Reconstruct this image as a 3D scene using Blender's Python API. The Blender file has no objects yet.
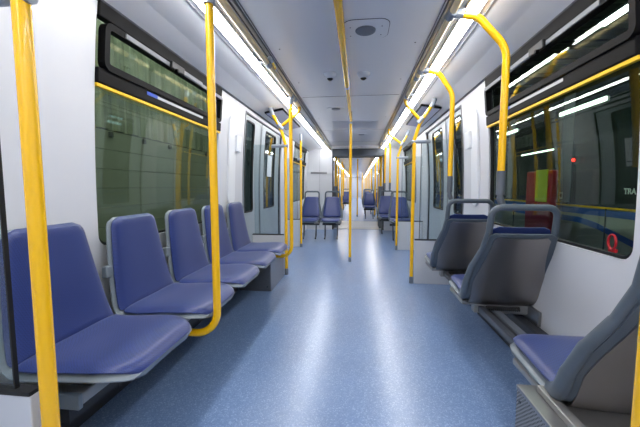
import bpy, bmesh, math, random
from math import *
from mathutils import Vector, Matrix
random.seed(4)
SC = bpy.context.scene
COL = SC.collection
# ------------------------------------------------------------------ camera
F_PX = 325.0
cam_data = bpy.data.cameras.new('camera'); cam = bpy.data.objects.new('camera', cam_data); COL.objects.link(cam)
cam_data.sensor_width = 36.0; cam_data.lens = 36.0 * F_PX / 640.0; cam_data.clip_start = .02
cam.location = (0, 0, 1.1)
cam.rotation_euler = (radians(90 - 4.661), 0, radians(6.647))
SC.camera = cam
# ------------------------------------------------------------------ world and exposure
w = bpy.data.worlds.new('depot_night'); SC.world = w; w.use_nodes = True
w.node_tree.nodes['Background'].inputs[0].default_value = (.55, .6, .62, 1)
w.node_tree.nodes['Background'].inputs[1].default_value = .02
SC.view_settings.view_transform = 'Standard'; SC.view_settings.look = 'None'
SC.view_settings.gamma = 1; SC.view_settings.use_curve_mapping = False
SC.view_settings.exposure = 0.38
LED = 24.0          # brightness of the ceiling light strips
LAMP_L = 78.0       # unseen lamps added to light the wall left of the tram
LAMP_R = 25.0        # depot lamps right of the tram

# ------------------------------------------------------------------ materials
def srgb(r, g, b):
    f = lambda c: (c / 255 / 12.92) if c / 255 <= .04045 else ((c / 255 + .055) / 1.055) ** 2.4
    return (f(r), f(g), f(b), 1)
def mat(name, rgb, rough=.5, metal=0., noise=0., nscale=40., bump=0., bscale=60., spec=.5, coat=0.):
    m = bpy.data.materials.new(name); m.use_nodes = True
    nt = m.node_tree; b = nt.nodes['Principled BSDF']
    c = srgb(*rgb)
    b.inputs['Base Color'].default_value = c; b.inputs['Roughness'].default_value = rough
    b.inputs['Metallic'].default_value = metal; b.inputs['Specular IOR Level'].default_value = spec
    b.inputs['Coat Weight'].default_value = coat; b.inputs['Coat Roughness'].default_value = .08
    tc = nt.nodes.new('ShaderNodeTexCoord')
    if noise > 0:
        n = nt.nodes.new('ShaderNodeTexNoise'); n.inputs['Scale'].default_value = nscale; n.inputs['Detail'].default_value = 3
        nt.links.new(tc.outputs['Object'], n.inputs['Vector'])
        mx = nt.nodes.new('ShaderNodeMix'); mx.data_type = 'RGBA'
        mx.inputs['A'].default_value = [x * (1 - noise) for x in c[:3]] + [1]
        mx.inputs['B'].default_value = [min(1, x * (1 + noise)) for x in c[:3]] + [1]
        nt.links.new(n.outputs['Fac'], mx.inputs['Factor']); nt.links.new(mx.outputs['Result'], b.inputs['Base Color'])
    if bump > 0:
        n2 = nt.nodes.new('ShaderNodeTexNoise'); n2.inputs['Scale'].default_value = bscale
        nt.links.new(tc.outputs['Object'], n2.inputs['Vector'])
        bp = nt.nodes.new('ShaderNodeBump'); bp.inputs['Strength'].default_value = bump; bp.inputs['Distance'].default_value = .002
        nt.links.new(n2.outputs['Fac'], bp.inputs['Height']); nt.links.new(bp.outputs['Normal'], b.inputs['Normal'])
    return m
def emit(name, rgb, strength):
    m = bpy.data.materials.new(name); m.use_nodes = True; nt = m.node_tree; nt.nodes.clear()
    e = nt.nodes.new('ShaderNodeEmission'); e.inputs[0].default_value = srgb(*rgb); e.inputs[1].default_value = strength
    o = nt.nodes.new('ShaderNodeOutputMaterial'); nt.links.new(e.outputs[0], o.inputs[0]); return m
def glass(name, tint, refl=1.0, tintfac=1.):
    m = bpy.data.materials.new(name); m.use_nodes = True; nt = m.node_tree; nt.nodes.clear()
    t = nt.nodes.new('ShaderNodeBsdfTransparent'); t.inputs[0].default_value = tuple(tint) + (1,)
    g = nt.nodes.new('ShaderNodeBsdfGlossy'); g.inputs['Roughness'].default_value = .0; g.inputs[0].default_value = (.95, 1, .97, 1)
    fr = nt.nodes.new('ShaderNodeFresnel'); fr.inputs[0].default_value = 1.5
    ge = nt.nodes.new('ShaderNodeNewGeometry'); mr = nt.nodes.new('ShaderNodeMapRange'); mr.inputs['To Min'].default_value = 1.5; mr.inputs['To Max'].default_value = 1 / 1.5
    nt.links.new(ge.outputs['Backfacing'], mr.inputs['Value']); nt.links.new(mr.outputs[0], fr.inputs[0])
    mu = nt.nodes.new('ShaderNodeMath'); mu.operation = 'MULTIPLY'; mu.inputs[1].default_value = refl
    mx = nt.nodes.new('ShaderNodeMixShader'); o = nt.nodes.new('ShaderNodeOutputMaterial')
    nt.links.new(fr.outputs[0], mu.inputs[0]); nt.links.new(mu.outputs[0], mx.inputs[0])
    nt.links.new(t.outputs[0], mx.inputs[1]); nt.links.new(g.outputs[0], mx.inputs[2]); nt.links.new(mx.outputs[0], o.inputs[0])
    return m
M = {}
M['wall'] = mat('white_wall_laminate', (206, 208, 213), .38, noise=.02, nscale=3)
M['cove'] = mat('white_ceiling_cove', (232, 233, 236), .42, noise=.02, nscale=2)
M['ceiling'] = mat('grey_ceiling_panel', (222, 224, 228), .24, noise=.03, nscale=2)
M['seam'] = mat('dark_seam', (70, 74, 80), .6)
M['yellow'] = mat('yellow_powder_coat', (252, 194, 14), .25, coat=.3)
M['yellow_line'] = mat('yellow_edge_strip', (245, 196, 20), .4)
M['collar'] = mat('grey_cast_fitting', (150, 158, 168), .4, .3)
M['sleeve'] = mat('slate_grey_sleeve', (92, 98, 106), .45)
M['steel'] = mat('brushed_steel', (150, 150, 150), .35, .9, noise=.08, nscale=25)
M['black'] = mat('black_rubber', (18, 19, 21), .5)
M['blackp'] = mat('black_plastic_frame', (8, 8, 10), .55, spec=.12)
M['greyrail'] = mat('anodised_grey_rail', (150, 152, 156), .3, .6)
M['darkgrey'] = mat('dark_grey_trim', (66, 70, 78), .35)
M['shell'] = mat('light_grey_seat_shell', (118, 128, 136), .4)
M['slate'] = mat('slate_grey_seat_frame', (84, 94, 104), .42, bump=.1, bscale=300)
M['door'] = mat('door_leaf_grey', (160, 170, 176), .35)
M['base'] = mat('pale_grey_base_panel', (200, 203, 208), .35, noise=.02, nscale=4)
M['heater'] = mat('dark_underseat_cover', (48, 50, 54), .5)
M['bracket'] = mat('cast_aluminium', (150, 150, 148), .38, .5)
M['white_plastic'] = mat('white_plastic', (226, 229, 233), .35)
M['led'] = emit('led_diffuser', (252, 252, 253), LED)
M['glass'] = glass('window_glass', (.88, .91, .84), .9)
M['glass_r'] = glass('window_glass_dark_side', (.78, .85, .79), .6)
M['glass_door'] = glass('door_glass', (.55, .66, .72), 1.3)
M['glass_screen'] = glass('screen_glass', (.86, .90, .91), .8)
M['screen'] = mat('display_glass_lilac', (196, 198, 222), .25)
M['red'] = mat('red_paint', (172, 22, 32), .35)
M['sticker_blue'] = mat('blue_sticker', (40, 80, 190), .4)
M['sticker'] = mat('silver_sticker', (190, 192, 196), .4)
M['gangway'] = mat('gangway_grey', (96, 102, 110), .5, noise=.06, nscale=12)
M['threshold'] = mat('threshold_plate', (186, 188, 188), .3, .3)
M['hatch'] = mat('grey_hatch', (172, 177, 186), .4)
M['rail_grey'] = mat('matt_grey_rail', (128, 131, 136), .55)
M['lens'] = mat('dark_lens', (12, 12, 16), .08)
M['grille'] = mat('grey_grille', (112, 118, 126), .5, .2)

def grid_mat():          # perforated steel
    m = mat('perforated_steel', (150, 150, 148), .38, .7); nt = m.node_tree; b = nt.nodes['Principled BSDF']
    tc = nt.nodes.new('ShaderNodeTexCoord'); mp = nt.nodes.new('ShaderNodeMapping')
    mp.inputs['Rotation'].default_value = (radians(45), 0, 0)
    v = nt.nodes.new('ShaderNodeTexVoronoi'); v.inputs['Scale'].default_value = 95; v.inputs['Randomness'].default_value = 0
    r = nt.nodes.new('ShaderNodeValToRGB'); r.color_ramp.elements[0].position = .28; r.color_ramp.elements[0].color = (.02, .02, .02, 1)
    r.color_ramp.elements[1].position = .34; r.color_ramp.elements[1].color = srgb(158, 156, 152)
    nt.links.new(tc.outputs['Object'], mp.inputs[0]); nt.links.new(mp.outputs[0], v.inputs['Vector'])
    nt.links.new(v.outputs['Distance'], r.inputs[0]); nt.links.new(r.outputs[0], b.inputs['Base Color']); return m
M['perf'] = grid_mat()
def floor_mat():
    m = mat('blue_speckled_floor', (88, 118, 166), .3); nt = m.node_tree; b = nt.nodes['Principled BSDF']
    tc = nt.nodes.new('ShaderNodeTexCoord')
    v = nt.nodes.new('ShaderNodeTexVoronoi'); v.inputs['Scale'].default_value = 190
    nt.links.new(tc.outputs['Object'], v.inputs['Vector'])
    r = nt.nodes.new('ShaderNodeValToRGB'); e = r.color_ramp.elements
    e[0].position = 0.0; e[0].color = srgb(102, 130, 174); e[1].position = .30; e[1].color = srgb(112, 139, 182)
    k = e.new(.78); k.color = srgb(122, 148, 190); k = e.new(.955); k.color = srgb(150, 174, 210)
    sx = nt.nodes.new('ShaderNodeSeparateColor'); nt.links.new(v.outputs['Color'], sx.inputs[0]); nt.links.new(sx.outputs[0], r.inputs[0])
    n = nt.nodes.new('ShaderNodeTexNoise'); n.inputs['Scale'].default_value = 2.2; n.inputs['Detail'].default_value = 4
    nt.links.new(tc.outputs['Object'], n.inputs['Vector'])
    mx = nt.nodes.new('ShaderNodeMix'); mx.data_type = 'RGBA'; mx.blend_type = 'MULTIPLY'; mx.inputs['Factor'].default_value = .25
    nt.links.new(r.outputs[0], mx.inputs['A']); nt.links.new(n.outputs['Fac'], mx.inputs['B']); nt.links.new(mx.outputs['Result'], b.inputs['Base Color'])
    mr = nt.nodes.new('ShaderNodeMapRange'); mr.inputs['To Min'].default_value = .26; mr.inputs['To Max'].default_value = .40
    nt.links.new(n.outputs['Fac'], mr.inputs['Value']); nt.links.new(mr.outputs[0], b.inputs['Roughness'])
    b.inputs['Coat Weight'].default_value = .6; b.inputs['Coat Roughness'].default_value = .24
    return m
M['floor'] = floor_mat()
def fabric_mat(name, a, bcol):
    m = mat(name, a, .36); nt = m.node_tree; b = nt.nodes['Principled BSDF']
    tc = nt.nodes.new('ShaderNodeTexCoord'); mp = nt.nodes.new('ShaderNodeMapping'); mp.inputs['Rotation'].default_value = (.4, .3, .78)
    ck = nt.nodes.new('ShaderNodeTexVoronoi'); ck.inputs['Scale'].default_value = 190; ck.inputs['Randomness'].default_value = .1
    r = nt.nodes.new('ShaderNodeValToRGB'); r.color_ramp.elements[0].position = .2; r.color_ramp.elements[0].color = srgb(*bcol)
    r.color_ramp.elements[1].position = .55; r.color_ramp.elements[1].color = srgb(*a)
    nt.links.new(tc.outputs['Object'], mp.inputs[0]); nt.links.new(mp.outputs[0], ck.inputs['Vector']); nt.links.new(ck.outputs['Distance'], r.inputs[0])
    nt.links.new(r.outputs[0], b.inputs['Base Color'])
    bp = nt.nodes.new('ShaderNodeBump'); bp.inputs['Strength'].default_value = .25; bp.inputs['Distance'].default_value = .001
    nt.links.new(ck.outputs['Distance'], bp.inputs['Height']); nt.links.new(bp.outputs['Normal'], b.inputs['Normal'])
    b.inputs['Sheen Weight'].default_value = .15
    return m
M['blue'] = fabric_mat('blue_seat_vinyl', (32, 53, 116), (20, 34, 90))
def steel_back():
    m = mat('brushed_seat_back_steel', (160, 155, 152), .3, 1.0); nt = m.node_tree; b = nt.nodes['Principled BSDF']
    tc = nt.nodes.new('ShaderNodeTexCoord'); n = nt.nodes.new('ShaderNodeTexNoise'); n.inputs['Scale'].default_value = 6; n.inputs['Detail'].default_value = 5
    nt.links.new(tc.outputs['Object'], n.inputs['Vector'])
    mr = nt.nodes.new('ShaderNodeMapRange'); mr.inputs['To Min'].default_value = .24; mr.inputs['To Max'].default_value = .5
    nt.links.new(n.outputs['Fac'], mr.inputs['Value']); nt.links.new(mr.outputs[0], b.inputs['Roughness']); return m
M['steelback'] = steel_back()

# ------------------------------------------------------------------ helpers
def link(name, bm, m, parent=None, smooth=False, bevel=0):
    me = bpy.data.meshes.new(name); 
    bmesh.ops.recalc_face_normals(bm, faces=bm.faces[:]); bm.to_mesh(me); bm.free()
    o = bpy.data.objects.new(name, me); COL.objects.link(o)
    if isinstance(m, str): m = M[m]
    me.materials.append(m)
    if smooth:
        for p in me.polygons: p.use_smooth = True
        md = o.modifiers.new('split', 'EDGE_SPLIT'); md.split_angle = radians(38)
    if bevel:
        b = o.modifiers.new('bevel', 'BEVEL'); b.width = bevel; b.segments = 2; b.limit_method = 'ANGLE'
    if parent: o.parent = parent
    return o
def struct(o, label=None):
    o['kind'] = 'structure'
    if label: o['label'] = label
    return o
def tag(o, label, cat, group=None):
    o['label'] = label; o['category'] = cat
    if group: o['group'] = group
    return o
def thing(name, label, cat, loc=(0, 0, 0), rz=0, group=None):
    o = bpy.data.objects.new(name, None); COL.objects.link(o); o.empty_display_size = .1
    o.location = loc; o.rotation_euler = (0, 0, rz); return tag(o, label, cat, group)
def box(bm, x0, x1, y0, y1, z0, z1):
    v = [bm.verts.new(p) for p in ((x0,y0,z0),(x1,y0,z0),(x1,y1,z0),(x0,y1,z0),(x0,y0,z1),(x1,y0,z1),(x1,y1,z1),(x0,y1,z1))]
    for f in ((0,3,2,1),(4,5,6,7),(0,1,5,4),(1,2,6,5),(2,3,7,6),(3,0,4,7)): bm.faces.new([v[i] for i in f])
    return bm
def bx(*a):
    return box(bmesh.new(), *a)
def fillet(pts, r, n=7):
    pts = [Vector(p) for p in pts]; out = [pts[0]]
    for i in range(1, len(pts) - 1):
        a, b, c = pts[i-1], pts[i], pts[i+1]
        rr = r[i-1] if isinstance(r, (list, tuple)) else r
        u = (a - b).normalized(); v = (c - b).normalized(); ang = u.angle(v)
        if rr <= 0 or ang > pi - .02: out.append(b); continue
        d = min(rr / tan(ang / 2), .49 * (a - b).length if i > 1 else .98 * (a-b).length, .49 * (c - b).length if i < len(pts) - 2 else .98 * (c-b).length)
        R = d * tan(ang / 2); cen = b + (u + v).normalized() * (R / sin(ang / 2))
        s = (b + u * d - cen).normalized(); e = (b + v * d - cen).normalized(); tot = s.angle(e)
        for k in range(n + 1):
            t = k / n; out.append(cen + (s * sin((1 - t) * tot) + e * sin(t * tot)) / sin(tot) * R)
    out.append(pts[-1]); return out
def sweep(bm, pts, rad, n=16, flat=1.0, cap=True):
    pts = [Vector(p) for p in pts]; N = len(pts); rings = []
    t0 = (pts[1] - pts[0]).normalized(); up = Vector((0, 1, 0)) if abs(t0.y) < .9 else Vector((1, 0, 0))
    x = t0.cross(up).normalized()
    for i, p in enumerate(pts):
        t = ((pts[min(i+1, N-1)] - pts[max(i-1, 0)])).normalized()
        x = (x - t * x.dot(t)).normalized(); y = t.cross(x)
        r = rad[i] if isinstance(rad, (list, tuple)) else rad
        rings.append([bm.verts.new(p + x * cos(2*pi*k/n) * r + y * sin(2*pi*k/n) * r * flat) for k in range(n)])
    for a, b in zip(rings, rings[1:]):
        for k in range(n): bm.faces.new((a[k], a[(k+1) % n], b[(k+1) % n], b[k]))
    if cap: bm.faces.new(rings[0][::-1]); bm.faces.new(rings[-1])
    return bm
def tube(name, pts, rad, m, parent=None, n=16, r=0, flat=1.0):
    return link(name, sweep(bmesh.new(), fillet(pts, r) if r else pts, rad, n, flat), m, parent, smooth=True)
def lathe(bm, prof, n=28, c=(0, 0, 0)):       # prof: (radius, z)
    rings = []
    for (r, z) in prof:
        rings.append([bm.verts.new((c[0] + r*cos(2*pi*k/n), c[1] + r*sin(2*pi*k/n), c[2] + z)) for k in range(n)])
    for a, b in zip(rings, rings[1:]):
        for k in range(n): bm.faces.new((a[k], a[(k+1) % n], b[(k+1) % n], b[k]))
    bm.faces.new(rings[0][::-1]); bm.faces.new(rings[-1]); return bm

# wall coordinates: side s (-1 left, +1 right), d = distance in from the wall line, y, z; the wall leans in towards its top
XC, HW, WK = -.10, 1.22, 1.034
def lean(z): return .056 * max(0, z - .9) ** 2 / 1.1
def wx(s, d, z): return XC + s * (HW - d - lean(z))
def warp(bm, s):
    for v in bm.verts:
        v.co.y *= WK; v.co.z = max(0, 1.1 + (v.co.z - 1.1) * WK); v.co.x = wx(s, v.co.x, v.co.z)
    return bm
def wbox(bm, d0, d1, y0, y1, z0, z1, nz=None):   # slab in wall coordinates with rows in z
    nz = nz or max(1, int((z1 - z0) / .12)); rows = []
    for i in range(nz + 1):
        z = z0 + (z1 - z0) * i / nz
        rows.append([bm.verts.new(p) for p in ((d0, y0, z), (d1, y0, z), (d1, y1, z), (d0, y1, z))])
    for a, b in zip(rows, rows[1:]):
        for k in range(4): bm.faces.new((a[k], a[(k+1) % 4], b[(k+1) % 4], b[k]))
    bm.faces.new(rows[0][::-1]); bm.faces.new(rows[-1]); return bm
def wslab(name, s, m, parent, *a, **k):
    bv = k.pop('bevel', 0); return link(name, warp(wbox(bmesh.new(), *a), s), m, parent, bevel=bv)
def rloop(y0, y1, z0, z1, r, n=6, straight=8):
    P = []; cs = [(y1 - r, z1 - r, 0), (y0 + r, z1 - r, 90), (y0 + r, z0 + r, 180), (y1 - r, z0 + r, 270)]
    for i, (cy, cz, a0) in enumerate(cs):
        for k in range(n + 1):
            a = radians(a0 + 90 * k / n); P.append((cy + r * cos(a), cz + r * sin(a), i, k / n))
        ny, nz_, na = cs[(i + 1) % 4]; a = radians(na); e = (ny + r * cos(a), nz_ + r * sin(a)); b = P[-1]
        for k in range(1, straight): t = k / straight; P.append((b[0] + (e[0]-b[0])*t, b[1] + (e[1]-b[1])*t, i, None))
    return P
def ring(bm, y0, y1, z0, z1, r, m, d_in, d_out, sq=False):
    """frame around a rounded opening: width m, from depth d_in (room side) to d_out (outer side)"""
    P = rloop(y0, y1, z0, z1, r)
    def outer(p):
        y, z, i, t = p
        if not sq:
            Q = None
        O = (y0 - m, y1 + m, z0 - m, z1 + m)
        if t is None:
            return {0: (y, O[3]), 1: (O[0], z), 2: (y, O[2]), 3: (O[1], z)}[i]
        cy, cz = ((y1 - r), (y0 + r), (y0 + r), (y1 - r))[i], ((z1 - r), (z1 - r), (z0 + r), (z0 + r))[i]
        a = radians(i * 90 + 90 * t)
        if not sq: return (cy + (r + m) * cos(a), cz + (r + m) * sin(a))
        q = (r + m) / max(abs(cos(a)), abs(sin(a))); return (cy + q * cos(a), cz + q * sin(a))
    ai = [bm.verts.new((d_in, p[0], p[1])) for p in P]; ao = [bm.verts.new((d_in,) + outer(p)) for p in P]
    bi = [bm.verts.new((d_out, p[0], p[1])) for p in P]; bo = [bm.verts.new((d_out,) + outer(p)) for p in P]
    n = len(P)
    for k in range(n):
        j = (k + 1) % n
        bm.faces.new((ai[k], ai[j], ao[j], ao[k])); bm.faces.new((bi[k], bo[k], bo[j], bi[j]))
        bm.faces.new((ai[k], bi[k], bi[j], ai[j])); bm.faces.new((ao[k], ao[j], bo[j], bo[k]))
    return bm
def wring(name, s, mt, parent, *a, **k):
    return link(name, warp(ring(bmesh.new(), *a, **k), s), mt, parent)

# ------------------------------------------------------------------ the setting
Y0, YG, YG2, YE = -2.6, 8.45, 10.35, 34.0
ZC = 2.14
def floor_slab(y0, y1, name='floor'):
    return struct(link(name, bx(XC - HW - .02, XC + HW + .02, y0, y1, -.05, 0), 'floor'))
floor_slab(Y0, YE)
struct(link('trim_1', bx(-.78, .62, YG + .05, YG2, .001, .014), 'threshold'), 'pale metal threshold plate across the gangway floor')
struct(link('trim_2', bx(-.72, .56, YG + .35, YG2 - .3, .014, .018), 'base'))

def profile_strip(name, m, pts, y0, y1, th=.02, parent=None):   # pts (x,z) polyline seen along the tram, extruded in y
    bm = bmesh.new(); a = []; b = []
    P = [Vector((p[0], 0, p[1])) for p in pts]
    def ring_at(y):
        return [bm.verts.new((p.x, y, p.z)) for p in P] + [bm.verts.new((p.x, y, p.z + th)) for p in reversed(P)]
    A = ring_at(y0); B = ring_at(y1); n = len(A)
    for k in range(n): bm.faces.new((A[k], A[(k+1) % n], B[(k+1) % n], B[k]))
    bm.faces.new(A[::-1]); bm.faces.new(B)
    return link(name, bm, m, parent)
sections = [(Y0, YG), (YG2, YE)]
for i, (a, b) in enumerate(sections):
    struct(profile_strip('ceiling', 'ceiling', [(XC - .70, ZC), (XC + .70, ZC)], a, b))
    for s in (-1, 1):
        struct(profile_strip('ceiling_cove', 'cove', [(XC + s * .64, 2.12), (XC + s * .66, 2.092), (XC + s * .80, 2.088), (XC + s * 1.0, 2.055), (wx(s, -.04, 2.0), 1.998)], a, b))
        # dark line in the cove and the edge where cove meets wall
        struct(profile_strip('trim_' + str(3 + 4*i + (s > 0)), 'greyrail', [(XC + s * .806, 2.080), (XC + s * .810, 2.079)], a, b, .006))
        struct(profile_strip('trim_' + str(5 + 4*i + (s > 0)), 'darkgrey', [(wx(s, .0, 2.0) - s * .012, 2.004), (wx(s, -.02, 2.0), 1.985)], a, b, .012))
        # extruded double channel beside the ceiling panel
        t = bmesh.new()
        for o0, o1, z0 in ((.575, .578, ZC - .006), (.590, .594, ZC - .010), (.622, .627, ZC - .012)):
            box(t, min(XC + s*o0, XC + s*o1), max(XC + s*o0, XC + s*o1), a, b, z0, ZC + .001)
        struct(link('trim_' + str(20 + 4*i + (s > 0)), t, 'darkgrey'))
        t = bx(min(XC + s*.598, XC + s*.618), max(XC + s*.598, XC + s*.618), a, b, ZC - .010, ZC + .001)
        struct(link('trim_' + str(30 + 4*i + (s > 0)), t, 'greyrail'))
for k, y in enumerate((-.4, 1.2, 3.83, 6.05, 7.6, 12.5, 15, 18)):
    struct(link('trim_' + str(50 + k), bx(XC - .55, XC + .55, y, y + .008, ZC - .002, ZC + .001), 'seam'))

ndw = [0, 0]
def pieces(s, y0, y1, spans):   # full height wall between y0,y1 except the spans (ya, yb, za, zb)
    bm = bmesh.new(); y = y0
    for (ya, yb, za, zb) in spans:
        if ya > y: wbox(bm, 0, -.05, y, ya, 0, 2.0)
        if za > 0: wbox(bm, 0, -.05, ya, yb, 0, za)
        if zb < 2.0: wbox(bm, 0, -.05, ya, yb, zb, 2.0)
        y = yb
    if y1 > y: wbox(bm, 0, -.05, y, y1, 0, 2.0)
    return warp(bm, s)
WIN = [(1.46, 2.86), (6.25, 7.7)]
DOOR = (3.50, 5.22)
FAR = [(10.9, 12.2), (12.9, 14.3), (15.0, 16.4), (17.4, 18.9), (19.6, 21), (22, 23.5), (24.5, 26)]
for s, nm in ((-1, 'wall_left'), (1, 'wall_right')):
    sp = [(WIN[0][0] - .05 - (.055 if s > 0 else 0), WIN[0][1] + .05, .75, 1.999), (DOOR[0], DOOR[1], 0, 1.93), (WIN[1][0] - .05, WIN[1][1] + .05, .75, 1.999)]
    struct(link(nm, pieces(s, Y0, YG, sp), 'wall'))
    struct(link(nm + '_beyond', pieces(s, YG2, YE, [(a, b, .35 if i % 2 else .8, 1.93) for i, (a, b) in enumerate(FAR)]), 'wall'))
def window(s, y0, y1, full=True):
    ndw[0] += 1; g = 'glass' if s < 0 else 'glass_r'
    W = wring('window_' + str(ndw[0]), s, 'wall', None, y0, y1, .80, 1.95, .06, .05, .0, -.05, sq=True); struct(W)
    wring('window_gasket', s, 'black', W, y0 + .014, y1 - .014, .814, 1.936, .055, .013, -.012, -.04)
    wslab('window_pane', s, g, W, -.030, -.033, y0 + .005, y1 - .005, .805, 1.60)
    wslab('transom', s, 'blackp', W, .018, -.03, y0, y1, 1.60, 1.672, bevel=.006)
    wslab('yellow_strip', s, 'yellow_line', W, .012, -.01, y0, y1, 1.583, 1.598)
    wslab('head_cover', s, 'blackp', W, .012, -.03, y0 + .004, y1 - .004, 1.905, 1.975, bevel=.006)
    if not full: 
        wslab('window_pane', s, g, W, -.030, -.033, y0 + .005, y1 - .005, 1.672, 1.905); return W
    wslab('window_pane', s, g, W, -.034, -.037, y0 + .005, y1 - .005, 1.672, 1.905)
    wring('hopper_frame', s, 'blackp', W, y0 + (.06 if s < 0 else .02), y1 - .05, 1.70, 1.862, .012, .032, .028, -.012)
    wslab('hopper_rail', s, 'rail_grey', W, .034, .026, y0 + .16, y1 - .05, 1.866, 1.888)
    wslab('latch_plate', s, 'rail_grey', W, .04, .03, y0 + .70, y0 + .98, 1.868, 1.895, bevel=.003)
    wslab('latch_block', s, 'black', W, .052, .03, y0 + .55, y0 + .70, 1.855, 1.90, bevel=.006)
    bm = sweep(bmesh.new(), [(wx(s, .05, 1.875), y0 + .665, 1.875), (wx(s, .068, 1.875), y0 + .665, 1.875)], .012)
    link('latch_knob', bm, 'blackp', W, True)
    wslab('transom_sticker', s, 'sticker', W, .0195, .0175, y0 + .44, y0 + 1.05, 1.640, 1.656)
    ya = y0 + (.36 if s < 0 else 1.03)
    wslab('sticker_mark', s, 'sticker_blue', W, .0205, .0175, ya, ya + .10, 1.639, 1.658)
    return W
for s in (-1, 1):
    window(s, WIN[0][0] - (.055 if s > 0 else 0), WIN[0][1]); window(s, *WIN[1], full=False)
def door(s):
    ndw[1] += 1
    D = wring('door_' + str(ndw[1]), s, 'darkgrey', None, DOOR[0] + .015, DOOR[1] - .015, .015, 1.915, .05, .014, .004, -.06, sq=True); struct(D)
    split = 4.18
    for (a, b, ga, gb) in ((DOOR[0] + .02, split - .006, 3.60, 3.90), (split + .006, DOOR[1] - .03, 4.37, 4.92)):
        bm = bmesh.new()
        wbox(bm, -.02, -.05, a, ga, .02, 1.91); wbox(bm, -.02, -.05, gb, b, .02, 1.91)
        wbox(bm, -.02, -.05, ga, gb, .02, .80); wbox(bm, -.02, -.05, ga, gb, 1.86, 1.91)
        L = link('door_leaf', warp(bm, s), 'door', D)
        wring('leaf_gasket', s, 'black', L, ga + .012, gb - .012, .812, 1.848, .04, .014, -.014, -.045)
        wslab('leaf_glass', s, 'glass_door', L, -.03, -.034, ga, gb, .80, 1.86)
        wring('leaf_border', s, 'door', L, a + .03, b - .03, .06, 1.88, .05, .012, -.015, -.022)
    wslab('meeting_seal', s, 'black', D, -.018, -.05, split - .008, split + .008, .02, 1.91)
    wslab('side_seal', s, 'black', D, .0, -.05, DOOR[1] - .035, DOOR[1] - .012, .02, 1.91)
    if s < 0: wslab('paper_notice', s, 'white_plastic', D, -.012, -.016, 4.52, 4.74, 1.25, 1.55)
    return D
door(-1); door(1)
for s in (-1, 1):
    for i, (a, b) in enumerate(FAR):
        ndw[0] += 1; z0 = .35 if i % 2 else .8
        W = wring('window_' + str(ndw[0]), s, 'door' if i % 2 else 'blackp', None, a + .04, b - .04, z0 + .04, 1.89, .06, .04, .004, -.05, sq=True); struct(W)
        wslab('window_pane', s, 'glass_door', W, -.03, -.034, a + .03, b - .03, z0 + .03, 1.9)
    struct(wslab('trim_' + str(70 + (s > 0)), s, 'base', None, .018, .0, 5.2, 5.45, .0, 1.93))
# ends
struct(link('wall_back', bx(XC - HW, XC + HW, Y0 - .05, Y0, 0, 2.14), 'wall'))
struct(link('wall_front', bx(XC - HW, XC + HW, YE, YE + .05, 0, 2.14), 'wall'))
# gangway portal
bm = bmesh.new()
box(bm, XC - HW - .02, -.66, YG - .12, YG + .02, 0, 2.16)     # left cabinet face
struct(link('wall_gangway_left', bm, 'wall'))
struct(link('wall_gangway_right', bx(.66, XC + HW + .02, YG - .12, YG + .02, 0, 2.16), 'wall'))
bm = bmesh.new()
struct(link('trim_80', bx(-.68, .68, YG - .04, YG + .12, 1.885, 2.10), 'gangway', bevel=.02), 'dark grey lintel over the gangway opening')
struct(link('trim_81', bx(-.66, .66, YG - .10, YG + .02, 2.07, 2.16), 'cove'))
for s in (-1, 1):
    x0, x1 = sorted((s * .66, s * .63))
    struct(link('trim_' + str(82 + (s > 0)), bx(x0, x1, YG - .06, YG + .1, 0, 1.9), 'black'))
    x0, x1 = sorted((s * .72, s * .95))
    # folded bellows wall
    bm = bmesh.new(); n = 24; ys = [YG + .02 + (YG2 - YG - .04) * k / n for k in range(n + 1)]
    lo = [bm.verts.new((s * (.78 + .05 * (k % 2)), y, 0)) for k, y in enumerate(ys)]; hi = [bm.verts.new((s * (.78 + .05 * (k % 2)), y, 2.02)) for k, y in enumerate(ys)]
    lo2 = [bm.verts.new((s * (.80 + .05 * (k % 2)), y, 0)) for k, y in enumerate(ys)]; hi2 = [bm.verts.new((s * (.80 + .05 * (k % 2)), y, 2.02)) for k, y in enumerate(ys)]
    for k in range(n):
        bm.faces.new((lo[k], lo[k+1], hi[k+1], hi[k])); bm.faces.new((lo2[k], hi2[k], hi2[k+1], lo2[k+1]))
        bm.faces.new((lo[k], hi[k], hi2[k], lo2[k])) if k == 0 else None
    struct(link('wall_bellows_' + ('left' if s < 0 else 'right'), bm, 'gangway'))
    struct(link('wall_beyond_gangway_' + ('left' if s < 0 else 'right'), bx(min(s*.80, s*1.15), max(s*.80, s*1.15), YG2 - .04, YG2 + .03, 0, 2.16), 'wall'))
bm = bmesh.new()
n = 24; ys = [YG + .1 + (YG2 - YG - .1) * k / n for k in range(n + 1)]
for a, b, k in zip(ys, ys[1:], range(n)):
    z = 2.0 + .03 * (k % 2); box(bm, -.85, .85, a, b, z, z + .03)
struct(link('ceiling_bellows', bm, 'gangway'))

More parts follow.
